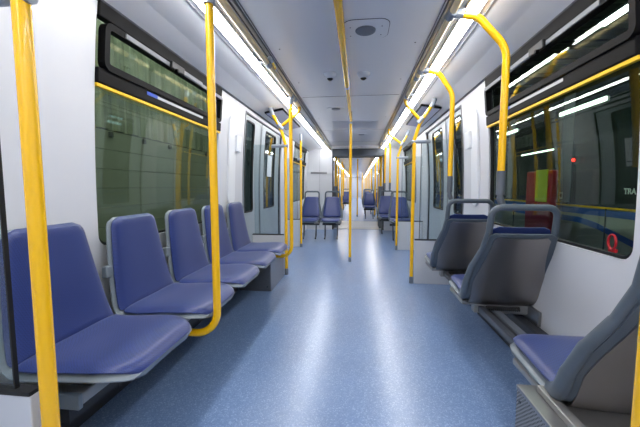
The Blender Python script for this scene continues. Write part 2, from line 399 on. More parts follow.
# ------------------------------------------------------------------ light strips and rails
def light_strip(s, y0, y1, label):
    t = thing('light_strip', label, 'ceiling light', (XC + s * .72, y0, 2.062), group=None)
    L = y1 - y0
    bm = bmesh.new()
    n = int(L / 1.35) + 1
    for k in range(n):
        a = k * L / n; b = (k + 1) * L / n - .006
        A = []
        for y in (a, b):
            A.append([bm.verts.new((x * 1.0, y, z)) for x, z in ((-.034, .022), (-.034, .0), (-.024, -.008), (.024, -.008), (.034, .0), (.034, .022))])
        for q in range(6): bm.faces.new((A[0][q], A[0][(q+1) % 6], A[1][(q+1) % 6], A[1][q]))
        bm.faces.new(A[0][::-1]); bm.faces.new(A[1])
    link('diffuser', bm, 'led', t)
    bm = bmesh.new(); box(bm, -.046, .046, 0, L, .018, .026); box(bm, -.046, -.036, 0, L, .008, .018); box(bm, .036, .046, 0, L, .008, .018)
    link('housing', bm, 'greyrail', t)
    return t
light_strip(-1, Y0 + .02, YG - .14, 'long white ceiling light strip above the left row of blue seats')
light_strip(1, Y0 + .02, YG - .14, 'long white ceiling light strip above the right hand seats with steel backs')
light_strip(-1, YG2 + .05, YE - .1, 'distant ceiling light strip on the left side beyond the gangway')
light_strip(1, YG2 + .05, YE - .1, 'distant ceiling light strip on the right side beyond the gangway')
R = .0195
RX, RZ = .605, 2.055
def collar_at(parent, p, axis=(0, 1, 0), r=R + .007, l=.035):
    a = Vector(axis).normalized() * l; p = Vector(p)
    return tube('collar', [p - a, p + a], r, 'collar', parent)
def side_rail(s, y0, y1, label, stops):
    t = thing('ceiling_handrail', label, 'handrail', (XC + s * RX, y0, RZ))
    tube('rail', [(0, 0, 0), (0, y1 - y0, 0)], R, 'rail', t)
    for y in stops:
        collar_at(t, (0, y - y0, 0))
        tube('bracket', [(s * 0.0, y - y0, .0), (s * .075, y - y0, .02)], .014, 'collar', t)
    return t
M['rail'] = mat('pale_yellow_rail', (246, 222, 172), .3)
side_rail(-1, Y0 + .05, 3.93, 'long lengthwise ceiling handrail beside the left light strip', (-.5, 1.58, 2.55, 3.58))
side_rail(1, Y0 + .05, 3.72, 'long lengthwise ceiling handrail beside the right light strip', (-.5, 1.95, 3.0, 3.6))
side_rail(-1, 5.7, YG - .2, 'short far ceiling handrail left of the gangway lintel', (6.6,))
side_rail(1, 5.8, YG - .2, 'short far ceiling handrail right of the gangway lintel', (6.8, 7.6))
side_rail(-1, YG2 + .3, 22, 'distant ceiling handrail left, beyond the gangway', (12, 14, 17))
side_rail(1, YG2 + .3, 22, 'distant ceiling handrail right, beyond the gangway', (12, 14, 17))

# central rail
t = thing('centre_handrail', 'yellow lengthwise handrail along the middle of the ceiling', 'handrail', (-.11, Y0 + .1, 2.04))
tube('rail', [(0, 0, 0), (0, 3.12 - Y0 - .1, 0)], .024, 'yellow', t)
tube('rail', [(0, 3.16 - Y0 - .1, 0), (0, 4.72 - Y0 - .1, 0), (0, 4.74 - Y0, 0)], R, 'yellow', t)
tube('joint', [(0, 3.10 - Y0 - .1, 0), (0, 3.18 - Y0 - .1, 0)], .021, 'collar', t)
for y in (.6, 3.14, 4.6):
    tube('hanger', [(.012, y - Y0 - .1, 0), (.012, y - Y0 - .1, .1)], .012, 'collar', t)
t = thing('centre_pole', 'yellow vertical pole standing in the middle of the aisle', 'pole', (-.11, 4.75, 0))
tube('pole', [(0, 0, .06), (0, 0, 2.14)], R, 'yellow', t)
tube('foot_collar', [(0, 0, 0), (0, 0, .07)], R + .004, 'collar', t)
tube('top_collar', [(0, 0, 2.0), (0, 0, 2.07)], R + .005, 'collar', t)

# ------------------------------------------------------------------ poles
def arc_pole(y, label):     # straight down from the rail beside the strip, curls under the seats to the beam
    x = -.712
    t = thing('grab_pole', label, 'pole', (x, y, 0))
    tube('pole', fillet([(0, 0, 1.99), (0, 0, .345), (-.30, 0, .345)], .115, 9), R, 'yellow', t)
    tube('collar', [(0, 0, 1.965), (0, 0, 2.03)], R + .007, 'collar', t)
    tube('clamp', [(0.02, 0, 2.02), (XC - RX - x, 0, RZ)], [.02, .024], 'collar', t)
    return t
arc_pole(1.55, 'yellow pole curling under the left bench between its two nearest seats')
arc_pole(3.44, 'yellow pole curling under the far end of the left seat row')
def door_pole(s, x, y, ztop, xs, label, branch=True, gx=None):
    t = thing('door_pole', label, 'pole', (x, y, 0))
    tube('pole', fillet([(0, 0, .07), (0, 0, 1.62), (s * .055, 0, 1.80), (xs - x, 0, 2.0)], .10, 5), R, 'yellow', t)
    tube('foot_collar', [(0, 0, 0), (0, 0, .08)], R + .004, 'steel', t)
    dx = (xs - x)
    tube('top_socket', [(dx * .93, 0, 1.97), (dx * 1.12, 0, 2.06)], [.024, .026], 'collar', t)
    tube('clamp', [(-s * .03, 0, 1.60), (s * .17, 0, 1.60)], .021, 'collar', t)
    if branch:
        bxx = XC + s * RX - x
        tube('branch', fillet([(bxx, -.12, RZ), (bxx, 0.0, RZ - .015), (bxx + s*.03, 0, RZ - .07), (s * .06, 0, 1.83)], .05, 5), R * .95, 'yellow', t)
        tube('junction', [(s * .035, 0, 1.80), (s * .085, 0, 1.86)], R + .008, 'collar', t)
    return t
door_pole(-1, -.885, 3.95, 0, -1.05, 'yellow forked pole at the left doorway behind the far end of the seat row')
door_pole(1, .615, 3.75, 0, .80, 'yellow forked pole at the right doorway beside the pale grey base panel')
door_pole(1, .675, 5.75, 0, .83, 'yellow forked pole on the far side of the right doorway')
t = thing('door_pole', 'slim straight yellow pole on the far side of the left doorway', 'pole', (-1.03, 5.85, 0))
tube('pole', [(0, 0, .05), (0, 0, 1.97)], R, 'yellow', t)
tube('foot_collar', [(0, 0, 0), (0, 0, .06)], R + .004, 'steel', t); tube('top_socket', [(0, 0, 1.93), (0, 0, 2.045)], R + .004, 'collar', t)
tube('clamp', [(-.06, 0, 1.60), (.03, 0, 1.60)], .02, 'collar', t)
t = thing('door_pole', 'large yellow pole in the left foreground, nearest the viewer', 'pole', (-.885, .80, 0))
tube('pole', [(0, 0, .05), (0, 0, 2.03)], .0215, 'yellow', t); tube('foot_collar', [(0, 0, 0), (0, 0, .06)], R + .004, 'steel', t)
tube('clamp', [(-.10, 0, 1.60), (.03, 0, 1.60)], .021, 'collar', t)
t = thing('door_pole', 'yellow pole at the right foreground edge in front of the nearest seat', 'pole', (.668, .80, 0))
tube('pole', [(0, 0, .05), (0, 0, 2.0)], .0215, 'yellow', t); tube('foot_collar', [(0, 0, 0), (0, 0, .06)], R + .004, 'steel', t)
def seat_pole(y, x, label, z0=1.03):
    t = thing('seat_pole', label, 'pole', (x, y, z0))
    rx = XC + RX - x
    tube('pole', fillet([(rx + .03, 0, 2.05 - z0), (rx + .14, 0, 2.03 - z0), (0, 0, 1.86 - z0), (0, 0, 1.17 - z0)], [.1, .16], 9), R, 'yellow', t)
    tube('sleeve', [(0, 0, 1.19 - z0), (0, 0, 1.055 - z0)], R + .003, 'sleeve', t)
    tube('joint', [(0, 0, 1.06 - z0), (.0, .0, 1.035 - z0), (.015, .0, 1.0 - z0)], [.012, .02, .018], 'sleeve', t)
    collar_at(t, (rx, 0, RZ - z0)); tube('clamp', [(rx, 0, RZ - z0), (rx + .06, 0, 2.045 - z0)], [.022, .022], 'collar', t)
    return t
seat_pole(1.95, .80, 'yellow pole bending from the ceiling rail to the larger steel-backed seat')
seat_pole(2.83, .76, 'yellow pole bending from the ceiling rail to the further steel-backed seat')
seat_pole(6.95, .66, 'thin distant yellow pole dropping to the far right blue seat by the doorway screen')
seat_pole(7.75, .62, 'thin distant yellow pole dropping to the seat by the gangway wall')

# ------------------------------------------------------------------ seats
def catmull(P, n):
    out = []; P = [Vector((p[0], p[1])) for p in P]; Q = [P[0] * 2 - P[1]] + P + [P[-1] * 2 - P[-2]]
    for i in range(1, len(Q) - 2):
        a, b, c, d = Q[i-1:i+3]
        for k in range(6):
            t = k / 6; out.append(.5 * ((2*b) + (c - a)*t + (2*a - 5*b + 4*c - d)*t*t + (3*b - a - 3*c + d)*t**3))
    out.append(P[-1]); L = [0]
    for a, b in zip(out, out[1:]): L.append(L[-1] + (b - a).length)
    res = []
    for k in range(n + 1):
        s = L[-1] * k / n; i = max(j for j in range(len(L)) if L[j] <= s + 1e-9); i = min(i, len(out) - 2)
        f = (s - L[i]) / max(1e-9, L[i+1] - L[i]); res.append(out[i].lerp(out[i+1], f))
    return res, L[-1]
def pad(prof, hw, t0, t1, rc0=.06, rc1=.06, la0=None, la1=None, nv=26, nu=14, dome=.5, curl=0.):
    """panel following a side profile; hw(v) half width; between normal offsets t0 (back face) and t1 (front face)"""
    P, L = catmull(prof, nv); bm = bmesh.new(); F = []; B = []
    for i, p in enumerate(P):
        a = P[max(i-1, 0)]; b = P[min(i+1, nv)]; t = (b - a).normalized(); n = Vector((t.y, -t.x))
        v = i / nv; s0 = v * L; s1 = (1 - v) * L; w_ = hw(v)
        if s0 < rc0: w_ -= (la0 or rc0) * (1 - sqrt(max(0, 1 - (1 - s0 / rc0)**2)))
        if s1 < rc1: w_ -= (la1 or rc1) * (1 - sqrt(max(0, 1 - (1 - s1 / rc1)**2)))
        e = min(1, min(s0, s1) / .03); ev = sqrt(max(0, 1 - (1 - e)**2))
        f = []; b_ = []
        for k in range(nu + 1):
            u = -1 + 2 * k / nu; uu = sin(u * pi / 2) * .5 + u * .5
            dm = (1 - abs(uu)**5) * ev * dome + (1 - dome) * (.35 + .65 * min(ev, 1 if abs(uu) < .97 else 0))
            c = curl * uu * uu
            o1 = t0 + (t1 - t0) * dm + c; o0 = t0 + c
            f.append(bm.verts.new((uu * w_, p.x + n.x * o1, p.y + n.y * o1))); b_.append(bm.verts.new((uu * w_, p.x + n.x * o0, p.y + n.y * o0)))
        F.append(f); B.append(b_)
    for i in range(nv):
        for k in range(nu):
            bm.faces.new((F[i][k], F[i][k+1], F[i+1][k+1], F[i+1][k])); bm.faces.new((B[i][k], B[i+1][k], B[i+1][k+1], B[i][k+1]))
        bm.faces.new((F[i][0], F[i+1][0], B[i+1][0], B[i][0])); bm.faces.new((F[i][nu], B[i][nu], B[i+1][nu], F[i+1][nu]))
    for k in range(nu):
        bm.faces.new((F[0][k], B[0][k], B[0][k+1], F[0][k+1])); bm.faces.new((F[nv][k], F[nv][k+1], B[nv][k+1], B[nv][k]))
    return bm
def lerp(a, b, t): return a + (b - a) * max(0, min(1, t))
SEATP = [(.420, .386), (.408, .412), (.34, .428), (.21, .424), (.09, .416), (.03, .418)]
def backp(ztop): 
    return [(-.012, .44), (-.03, .50), (-.052, .62), (-.075, .78), (-.075 - (ztop - .78) * .12, ztop)]
def bench_seat(name, label, cat='seat', group=None):   # parts: shell, seat_cushion, back_cushion, support, back_bracket
    t = thing(name, label, cat, (0, 0, 0), 0, group)
    bp = backp(.898)
    deep = [(p[0] + .018 * (p[0] > .3), p[1]) for p in SEATP]
    full = deep[:-1] + [(.02, .415)] + bp
    hw_full = lambda v: .251 if v < .5 else lerp(.251, .182, ((v - .5) / .5) ** 1.1)
    link('shell', pad(full, hw_full, -.022, 0.004, .16, .05, .11, .05, nv=44, curl=.006), 'shell', t, True)
    link('seat_cushion', pad([(p[0] - .020 * (p[0] > .3), p[1] + .004) for p in deep[:-1]] + [(.0, .424)], lambda v: .243, .0, .028, .15, .03, .105, .03, nv=30, curl=.006, dome=.62), 'blue', t, True)
    link('back_cushion', pad([(.012, .428)] + bp, lambda v: lerp(.243, .172, v ** 1.1), .0, .028, .035, .05, nv=30, curl=.005, dome=.6), 'blue', t, True)
    link('support', bx(-.13, .13, -.02, .20, .318, .402), 'heater', t, bevel=.006)
    link('back_bracket', bx(.19, .252, -.085, -.055, .60, .66), 'shell', t, bevel=.006)
    return t
def copy_tree(o, parent=None):
    c = o.copy(); COL.objects.link(c); c.parent = parent
    for ch in [x for x in o.children]: copy_tree(ch, c)
    return c
BX = -1.178
bench_labels = ['blue seat in the left row nearest the viewer, behind the foreground pole',
                'second blue seat from the viewer in the left row under the window',
                'middle blue seat of the five in the left row',
                'fourth blue seat from the viewer in the left row',
                'last blue seat of the left row, beside the doorway screen']
proto = bench_seat('bench_seat', bench_labels[0])
for k in range(5):
    o = proto if k == 0 else copy_tree(proto)
    o.location = (BX, 1.19 + .51 * k - (.015 if k == 0 else 0), .045); o.rotation_euler = (0, 0, -pi / 2)
    tag(o, bench_labels[k], 'seat', 'blue seats in the row along the left wall')
# beam and covers under the left row
t = thing('seat_beam', 'grey metal beam carrying the left row of blue seats above the floor', 'seat support', (-1.12, 1.0, 0))
link('beam', bx(-.13, .145, 0, 2.3, .318, .362), 'bracket', t, bevel=.006)
link('end_cap', bx(-.135, .15, -.02, .0, .312, .368), 'shell', t, bevel=.004)
link('lower_channel', bx(-.13, .06, .03, 2.3, .22, .318), 'heater', t)
t = thing('underseat_heater', 'dark heater cover on the floor under the left seats', 'heater cover', (-1.17, .98, 0))
link('cover', bx(-.13, -.09, 0, 2.28, .0, .22), 'heater', t, bevel=.006)
for k in range(5): link('cover_strip', bx(-.09, -.086, .1 + k * .44, .12 + k * .44, .03, .19), 'seam', t)
t = thing('equipment_box', 'grey steel equipment box on the floor under the last two left seats', 'box', (-.90, 3.27, 0))
link('body', bx(-.35, 0, 0, .60, 0, .345), 'steel', t, bevel=.006)
link('lid', bx(-.35, .004, -.005, .60, .345, .355), 'greyrail', t)
for (x, z) in ((-.04, .05), (-.04, .30)):
    tube('screw', [(x, -.004, z), (x, .002, z)], .007, 'darkgrey', t, n=8)

def single_seat(label, group=None):
    t = thing('single_seat', label, 'seat', (0, 0, 0), 0, group)
    bp = [(-.002, .45), (-.028, .53), (-.078, .64), (-.145, .76), (-.200, .865)]
    full = SEATP[:-1] + [(.035, .417)] + bp
    hwf = lambda v: .243 if v < .55 else lerp(.243, .180, sin(pi / 2 * (v - .55) / .45) ** 1.3)
    link('shell', pad(full, hwf, -.042, 0.0, .15, .03, .11, .03, nv=44, curl=.004), 'slate', t, True)
    link('seat_rim', pad([(p[0] + .004, p[1] - .014) for p in SEATP], lambda v: .247, -.02, .006, .16, .03, .11, .02, nv=30, curl=.006), 'shell', t, True)
    link('seat_cushion', pad([(p[0] - .006, p[1]) for p in SEATP[:-1]] + [(.01, .420)], lambda v: .234, .0, .030, .15, .03, .105, .03, nv=30, curl=.006, dome=.62), 'blue', t, True)
    link('back_cushion', pad(bp[:-1] + [(-.207, .882)], lambda v: lerp(.215, .160, v), .0, .024, .05, .04, nv=30, curl=.004), 'blue', t, True)
    link('back_panel', pad([(.11, .386), (.055, .390), (.01, .43), (-.028, .53), (-.078, .64), (-.145, .76), (-.190, .845)], lambda v: .206 if v < .4 else lerp(.206, .150, sin(pi / 2 * (v - .4) / .6) ** 1.2), -.056, -.036, .07, .02, .08, .02, nv=30, dome=.25, curl=.012), 'steelback', t, True)
    pts = [(-.20, .16, .398), (-.222, .06, .392), (-.238, -.01, .43), (-.238, -.045, .52), (-.222, -.092, .63), (-.190, -.152, .74), (-.176, -.208, .86)]
    for sg in (1, -1):
        P = fillet([(sg * p[0], p[1], p[2]) for p in pts], .10, 4); n = len(P)
        link('side_frame', sweep(bmesh.new(), P, [lerp(.030, .019, (k / n - .35) / .5) if k > 3 else .012 + .006 * k for k in range(n)], 16, .8), 'slate', t, True)
    lp = fillet([(-.176, -.204, .85), (-.172, -.232, .998), (.172, -.232, .998), (.176, -.204, .85)], .055, 6)
    tube('hand_loop', lp, .018, 'slate', t)
    link('seat_pan', bx(-.235, -.12, .03, .33, .338, .368), 'bracket', t, bevel=.008)
    link('pan_beam', bx(-.12, .18, .03, .28, .335, .362), 'heater', t, bevel=.004)
    return t
SX = .925
sproto = single_seat('blue seat with a steel back and grey hand loop, large one in the right middle')
def place_single(x, y, rz, label, mount=None, first=[True]):
    o = sproto if first[0] else copy_tree(sproto)
    first[0] = False
    o.location = (x, y, -.012 if rz == 0 else 0); o.rotation_euler = (0, 0, rz); tag(o, label, 'seat', 'single seats with hand loops')
    if rz: o.scale = (.9, .95, 1)
    return o
SEATS = [place_single(SX, 2.155, 0, 'larger steel-backed blue seat with grey hand loop under the right window'),
         place_single(SX - .005, 3.02, 0, 'smaller steel-backed blue seat just before the right doorway panel'),
         place_single(SX - .01, 1.13, 0, 'nearest blue seat at the lower right corner, cut off by the frame')]
place_single(-1.01, 6.95, pi, 'far blue seat facing the viewer, left of the pair beside the slim pole')
place_single(-.555, 6.95, pi, 'far blue seat facing the viewer, aisle side of the pair on the left')
place_single(.88, 7.0, pi, 'far right blue seat behind the second pale base panel')
place_single(.70, 7.95, pi, 'far right blue seat beside the gangway wall, mostly hidden')
# cantilever brackets on the wall for the two middle seats, far pedestal legs
for y, l in ((2.1, 'wall bracket with black bellows tube under the larger steel-backed seat'), (2.97, 'wall bracket under the smaller steel-backed seat')):
    t = thing('seat_bracket', l, 'bracket', (SX, y + .06, 0))
    link('arm', bx(-.16, .19, .02, .08, .275, .335), 'bracket', t, bevel=.006)
    link('wall_plate', bx(.17, .19, -.10, .10, .25, .34), 'steel', t, bevel=.004)
    bm = bmesh.new(); sweep(bm, [(-.10 + .006 * k, -.02, .325) for k in range(34)], [.016 if k % 2 else .011 for k in range(34)], 12)
    link('ribbed_tube', bm, 'black', t)
for i, (x, y, l) in enumerate(((-1.01, 6.86, 'black pedestal legs under the far left seat of the pair'), (-.555, 6.86, 'black pedestal legs under the aisle seat of the far pair'),
                               (.86, 6.88, 'dark pedestal under the far right blue seat'), (.70, 7.82, 'dark pedestal under the seat by the gangway wall'))):
    t = thing('seat_pedestal', l, 'seat support', (x, y, 0))
    for sx in (-1, 1):
        tube('leg', fillet([(sx * .13, .0, .345), (sx * .13, -.04, .06), (sx * .13, -.15, .02)], .05, 4), .016, 'sleeve', t, n=10)
    link('foot_rail', bx(-.19, .19, -.02, .05, .29, .33), 'heater', t)
# duct and perforated box along the right wall
t = thing('seat_beam', 'grey metal rails running under the right hand seats towards the doorway', 'seat support', (.79, .46, 0))
link('outer_rail', bx(0, .035, 0, 2.85, .285, .325), 'darkgrey', t, bevel=.005)
link('inner_rail', bx(.075, .12, 0, 2.85, .270, .315), 'sleeve', t, bevel=.005)
link('channel', bx(.05, .085, 0, 2.85, .270, .300), 'heater', t)
t = thing('dark_wall_cover', 'low dark cover added to hide bright floor along the right wall under the seats', 'heater cover', (1.04, 1.3, 0))  # dark cover added to darken the gap where floor showed bright
link('cover', bx(0, .07, 0, 2.2, 0, .25), 'heater', t, bevel=.01)
t = thing('equipment_box', 'perforated steel box under the nearest right seat', 'box', (.60, .45, 0))
link('perforated_side', bx(0, .012, 0, .79, .0, .355), 'perf', t)
link('body', bx(.012, .46, .0, .79, 0, .345), 'steel', t)
link('lid', bx(-.002, .46, 0, .795, .345, .362), 'steel', t, bevel=.003)
bm = bx(.05, .085, .0, .76, .362, .385); link('rail', bm, 'bracket', t, bevel=.004)
for z in (.06, .31): tube('screw', [(-.003, .765, z), (.002, .765, z)], .006, 'darkgrey', t, n=8)

# ------------------------------------------------------------------ door screens
def door_screen(s, x_out, y, label, zt=1.62, zb=.5, th=.03, wall_d=.0):
    xw = wx(s, .003, .5)
    t = thing('door_screen', label, 'partition', (xw, y, 0)); dx = x_out - xw
    a, b = sorted((0, dx))
    link('base_panel', bx(a, b, -th/2, th/2, 0, zb), 'base', t, bevel=.004)
    link('sill', bx(a, b, -th/2 - .002, th/2 + .002, zb, zb + .012), 'black', t)
    xin = wx(s, .003, zt) - xw
    a2, b2 = sorted((xin, dx + s * (.05 if y > 1 else .062)))
    link('glass_pane', bx(a2, b2, -.005, .005, zb + .012, zt), 'glass_screen', t)
    e = dx + s * (.05 if y > 1 else .062)
    link('edge_seal', bx(min(e, e - s * .005), max(e, e - s * .005), -.0065, .0065, zb + .012, zt), 'black', t)
    return t
door_screen(-1, -.93, .80, 'near left doorway screen of dark glass on a white base panel')
door_screen(-1, -.915, 3.955, 'glass doorway screen with base panel at the end of the left seat row')
door_screen(1, .645, 3.75, 'glass doorway screen with pale grey base panel right of the aisle')
door_screen(-1, -1.055, 5.87, 'narrow white-based screen beyond the left doorway')
door_screen(1, .705, 5.77, 'glass screen with pale base panel beyond the right doorway')

# ------------------------------------------------------------------ wall and ceiling fittings
for s, sd in ((-1, 'left'), (1, 'right')):
    # tall shallow panel with rounded ends and a small box on it
    t = thing('intercom_panel', 'tall white rounded panel with a small call box on the %s wall pillar' % sd, 'intercom', (wx(s, 0, 1.0), 3.2, 0))
    P = rloop(3.06, 3.24, .93, 1.80, .085); bm = bmesh.new()
    n = len(P)
    # build as wall-following plate
    rows = 14; bm2 = bmesh.new()
    vi = [bm2.verts.new((.014, p[0], p[1])) for p in P]; vo = [bm2.verts.new((-.0, p[0] , p[1])) for p in P]
    for k in range(n): bm2.faces.new((vi[k], vi[(k+1) % n], vo[(k+1) % n], vo[k]))
    bm2.faces.new(vi); bm2.faces.new(vo[::-1]); bmesh.ops.triangulate(bm2, faces=[f for f in bm2.faces if len(f.verts) > 4])
    warp(bm2, s)
    for v in bm2.verts: v.co -= Vector(t.location)
    bm.free(); link('backplate', bm2, 'white_plastic', t, bevel=.004)
    bm = warp(wbox(bmesh.new(), .045, .012, 3.20, 3.33, 1.46, 1.62), s)
    for v in bm.verts: v.co -= Vector(t.location)
    link('call_box', bm, 'white_plastic', t, bevel=.008)
    # display in the cove over the doorway
    t = thing('door_display', 'framed lilac display panel set in the ceiling edge over the %s doorway' % sd, 'display', (XC + s * .945, 4.02, 2.042))
    bm = bx(-.12, .12, 0, 1.2, -.012, .012); fr = link('frame', bm, 'blackp', t, bevel=.004)
    link('screen', bx(-.105, .105, .02, 1.18, -.0135, -.0115), 'screen', t)
    t.rotation_euler = (0, s * radians(10), 0)

t = thing('ceiling_speaker', 'round grey grille in a rounded plate on the ceiling', 'speaker', (.04, 2.27, ZC))
link('grille', lathe(bmesh.new(), [(.001, -.012), (.062, -.012), (.067, -.008), (.07, 0)], 32), 'grille', t, True)
def plate(y0, y1, x0, x1, r, z0, z1):
    P = rloop(x0, x1, y0, y1, r); bm = bmesh.new()
    a = [bm.verts.new((p[0], p[1], z0)) for p in P]; b = [bm.verts.new((p[0], p[1], z1)) for p in P]; n = len(P)
    for k in range(n): bm.faces.new((a[k], a[(k+1) % n], b[(k+1) % n], b[k]))
    bm.faces.new(a[::-1]); bm.faces.new(b); return bm
link('cover_plate', plate(-.14, .13, -.145, .15, .07, -.004, 0), 'ceiling', t)
link('plate_seam', plate(-.144, .134, -.149, .154, .072, -.002, 0), 'seam', t)
for sx in (-.10, .105):
    for sy in (-.05, .07):
        link('screw', lathe(bmesh.new(), [(.004, -.006), (.005, -.003)], 8, (sx, sy, 0)), 'seam', t)
for i, (x, y, r, l) in enumerate(((-.30, 4.42, .06, 'small round grille in the ceiling left of the centre rail'), (.06, 6.6, .06, 'distant round grille in the ceiling right of the centre rail'))):
    t = thing('ceiling_grille', l, 'vent', (x, y, ZC))
    link('grille', lathe(bmesh.new(), [(.001, -.012), (r - .006, -.012), (r, -.006), (r, 0)], 28), 'grille', t, True)
    link('cover_plate', lathe(bmesh.new(), [(r + .06, -.004), (r + .062, 0)], 36), 'ceiling', t)
for x, y, l in ((-.265, 3.08, 'white dome camera on the ceiling left of the centre rail'), (.04, 3.10, 'white dome camera on the ceiling right of the centre rail')):
    t = thing('dome_camera', l, 'camera', (x, y, ZC))
    link('housing', lathe(bmesh.new(), [(.028, -.045), (.042, -.036), (.052, -.02), (.058, -.012), (.06, 0)], 28), 'white_plastic', t, True)
    bm = lathe(bmesh.new(), [(.004, -.064), (.015, -.060), (.027, -.050), (.031, -.036)], 20); link('lens', bm, 'lens', t, True)
struct(link('trim_90', bx(-.42, .30, 5.25, 5.85, ZC - .004, ZC + .001), 'hatch'), 'grey hatch in the ceiling before the gangway')
for s in (-1, 1):
    for y in (.9, 2.5, 3.3, 5.0):
        struct(link('trim_91', lathe(bmesh.new(), [(.005, -.003), (.006, .001)], 8, (XC + s * .5, y, ZC)), 'seam'))
t = thing('cabinet_handle', 'grey horizontal bar on the white wall behind the far pair of seats', 'handle', (-1.0, YG - .12, 1.46))
link('bar', bx(-.21, .21, -.02, 0, -.025, .025), 'greyrail', t, bevel=.005)
bm = bmesh.new()
for x in (-.98,): box(bm, x, x + .004, YG - .123, YG - .119, .05, 2.05)
struct(link('trim_92', bm, 'seam'))
# hanging strap clip on the left rail
t = thing('hanging_strap', 'small yellow strap clipped to the left ceiling rail', 'strap', (XC - RX + .03, 2.52, RZ))
tube('clip', [(0, -.03, .02), (0, .03, .02)], .016, 'collar', t)
tube('strap', fillet([(.0, -.025, .02), (.0, .14, -.0), (.0, .16, .015), (.0, .02, .03)], .01, 3), .008, 'yellow', t, n=8)
# red pull ring at the near corner of the right window
t = thing('emergency_pull', 'red ring pull hanging at the near lower corner of the right window', 'emergency handle', (wx(1, .014, .86), 1.545, .86))
bm = bmesh.new(); n = 24; sweep(bm, [(0, .022 * cos(2*pi*k/n), .032 * sin(2*pi*k/n)) for k in range(n + 1)], .005, 8)
link('ring', bm, 'red', t, True); link('mount', bx(-.001, .012, -.02, .02, -.045, -.028), 'red', t, bevel=.003)

# ------------------------------------------------------------------ beyond the gangway
for s in (-1, 1):
    for k, y in enumerate((YG + .22, YG + .62)):
        t = thing('gangway_post', '%s grey post with a yellow upper pole on the %s side of the gangway' % (('nearer', 'further')[k], ('left' if s < 0 else 'right')), 'post', (s * .60, y, 0))
        link('post', bx(-.045, .045, -.06, .06, .014, 1.12), 'gangway', t, bevel=.01)
        tube('pole', [(0, 0, 1.10), (0, 0, 1.99)], R, 'yellow', t)
far_poles = [(-1, .62, 10.9), (-1, .60, 11.7), (-1, .66, 12.6), (-1, .55, 13.4), (-1, .62, 14.4), (-1, .60, 15.6), (-1, .62, 17), (-1, .6, 19), (-1, .55, 21),
             (1, .78, 11.2), (1, .72, 12.2), (1, .78, 13.0), (1, .66, 13.9), (1, .70, 15.0), (1, .68, 16.4), (1, .66, 18), (1, .66, 20.5), (1, .66, 23), (1, .66, 26), (1, .62, 29), (-1, .62, 24), (-1, .62, 27), (-1, .6, 30), (-1, .42, 22.5), (-1, .40, 25.5), (1, .44, 24.5), (1, .42, 27.5)]
ordn = ['first', 'second', 'third', 'fourth', 'fifth', 'sixth', 'seventh', 'eighth', 'ninth', 'tenth', 'eleventh', 'twelfth', 'thirteenth', 'fourteenth', 'fifteenth']
cnt = {-1: 0, 1: 0}; fp = None
for s, dx, y in far_poles:
    x = XC + s * dx
    lab = '%s yellow pole beyond the gangway along the %s side of the aisle' % (ordn[cnt[s]], 'left' if s < 0 else 'right'); cnt[s] += 1
    if fp is None:
        fp = thing('far_pole', lab, 'pole', (x, y, 0))
        tube('pole', [(0, 0, .05), (0, 0, 2.13)], R + .003, 'yellow', fp, n=10); tube('foot_collar', [(0, 0, 0), (0, 0, .06)], R + .007, 'steel', fp, n=10); o = fp
    else: o = copy_tree(fp)
    o.location = (x, y, 0); tag(o, lab, 'pole', 'yellow poles beyond the gangway')
for k, y in enumerate((12.2, 17.0, 23.0)):
    o = copy_tree(fp); o.location = (-.02, y, 0)
    tag(o, '%s yellow pole in the middle of the aisle beyond the gangway' % ('nearest', 'second', 'furthest')[k], 'pole', 'yellow poles beyond the gangway')
far_seats = [(.40, 11.6, pi), (.90, 11.6, pi), (.40, 13.6, pi), (.90, 13.6, pi), (.5, 16.5, pi), (-.53, 15.5, pi), (-1.03, 15.5, pi), (-.98, 11.6, pi), (-.98, 13.2, pi)]
far_lab = ['aisle seat of the first blue pair right of the aisle beyond the gangway', 'wall seat of the first blue pair beyond the gangway on the right',
           'aisle seat of the second blue pair beyond the gangway on the right', 'wall seat of the second blue pair beyond the gangway on the right',
           'most distant blue seat on the right of the aisle', 'distant blue aisle seat on the left beyond the gangway', 'distant blue wall seat on the left beyond the gangway',
           'first blue seat by the left wall beyond the gangway', 'second blue seat by the left wall beyond the gangway']
ped = [o for o in bpy.data.objects if o.name.startswith('seat_pedestal')][0]
for (x, y, r), lab in zip(far_seats, far_lab):
    place_single(x, y, r, lab)
    p = copy_tree(ped); p.location = (x, y - .12, 0); tag(p, '', 'seat support')
    p['label'] = 'dark legs of the ' + lab.replace(' beyond the gangway', '').replace('on the right', 'right').replace(' blue', '') + ', past gangway'

# ------------------------------------------------------------------ outside: depot
def outwall():
    m = mat('ribbed_sheet_metal', (150, 160, 142), .5, .1); nt = m.node_tree; b = nt.nodes['Principled BSDF']
    tc = nt.nodes.new('ShaderNodeTexCoord'); n = nt.nodes.new('ShaderNodeTexNoise'); mp = nt.nodes.new('ShaderNodeMapping')
    mp.inputs['Scale'].default_value = (1, 5, .25); n.inputs['Scale'].default_value = 2.2; n.inputs['Detail'].default_value = 4
    nt.links.new(tc.outputs['Object'], mp.inputs[0]); nt.links.new(mp.outputs[0], n.inputs['Vector'])
    r = nt.nodes.new('ShaderNodeValToRGB'); r.color_ramp.elements[0].position = .3; r.color_ramp.elements[0].color = srgb(96, 104, 94)
    r.color_ramp.elements[1].position = .7; r.color_ramp.elements[1].color = srgb(158, 164, 152)
    nt.links.new(n.outputs['Fac'], r.inputs[0]); nt.links.new(r.outputs[0], b.inputs['Base Color']); return m
M['sheet'] = outwall()
M['block'] = mat('grey_green_panels', (130, 136, 126), .6, noise=.08, nscale=2)
M['concrete'] = mat('depot_concrete', (90, 92, 90), .8, noise=.15, nscale=3)
XL = -3.0
bm = bmesh.new(); y = -4.0; v0 = None; pts = []
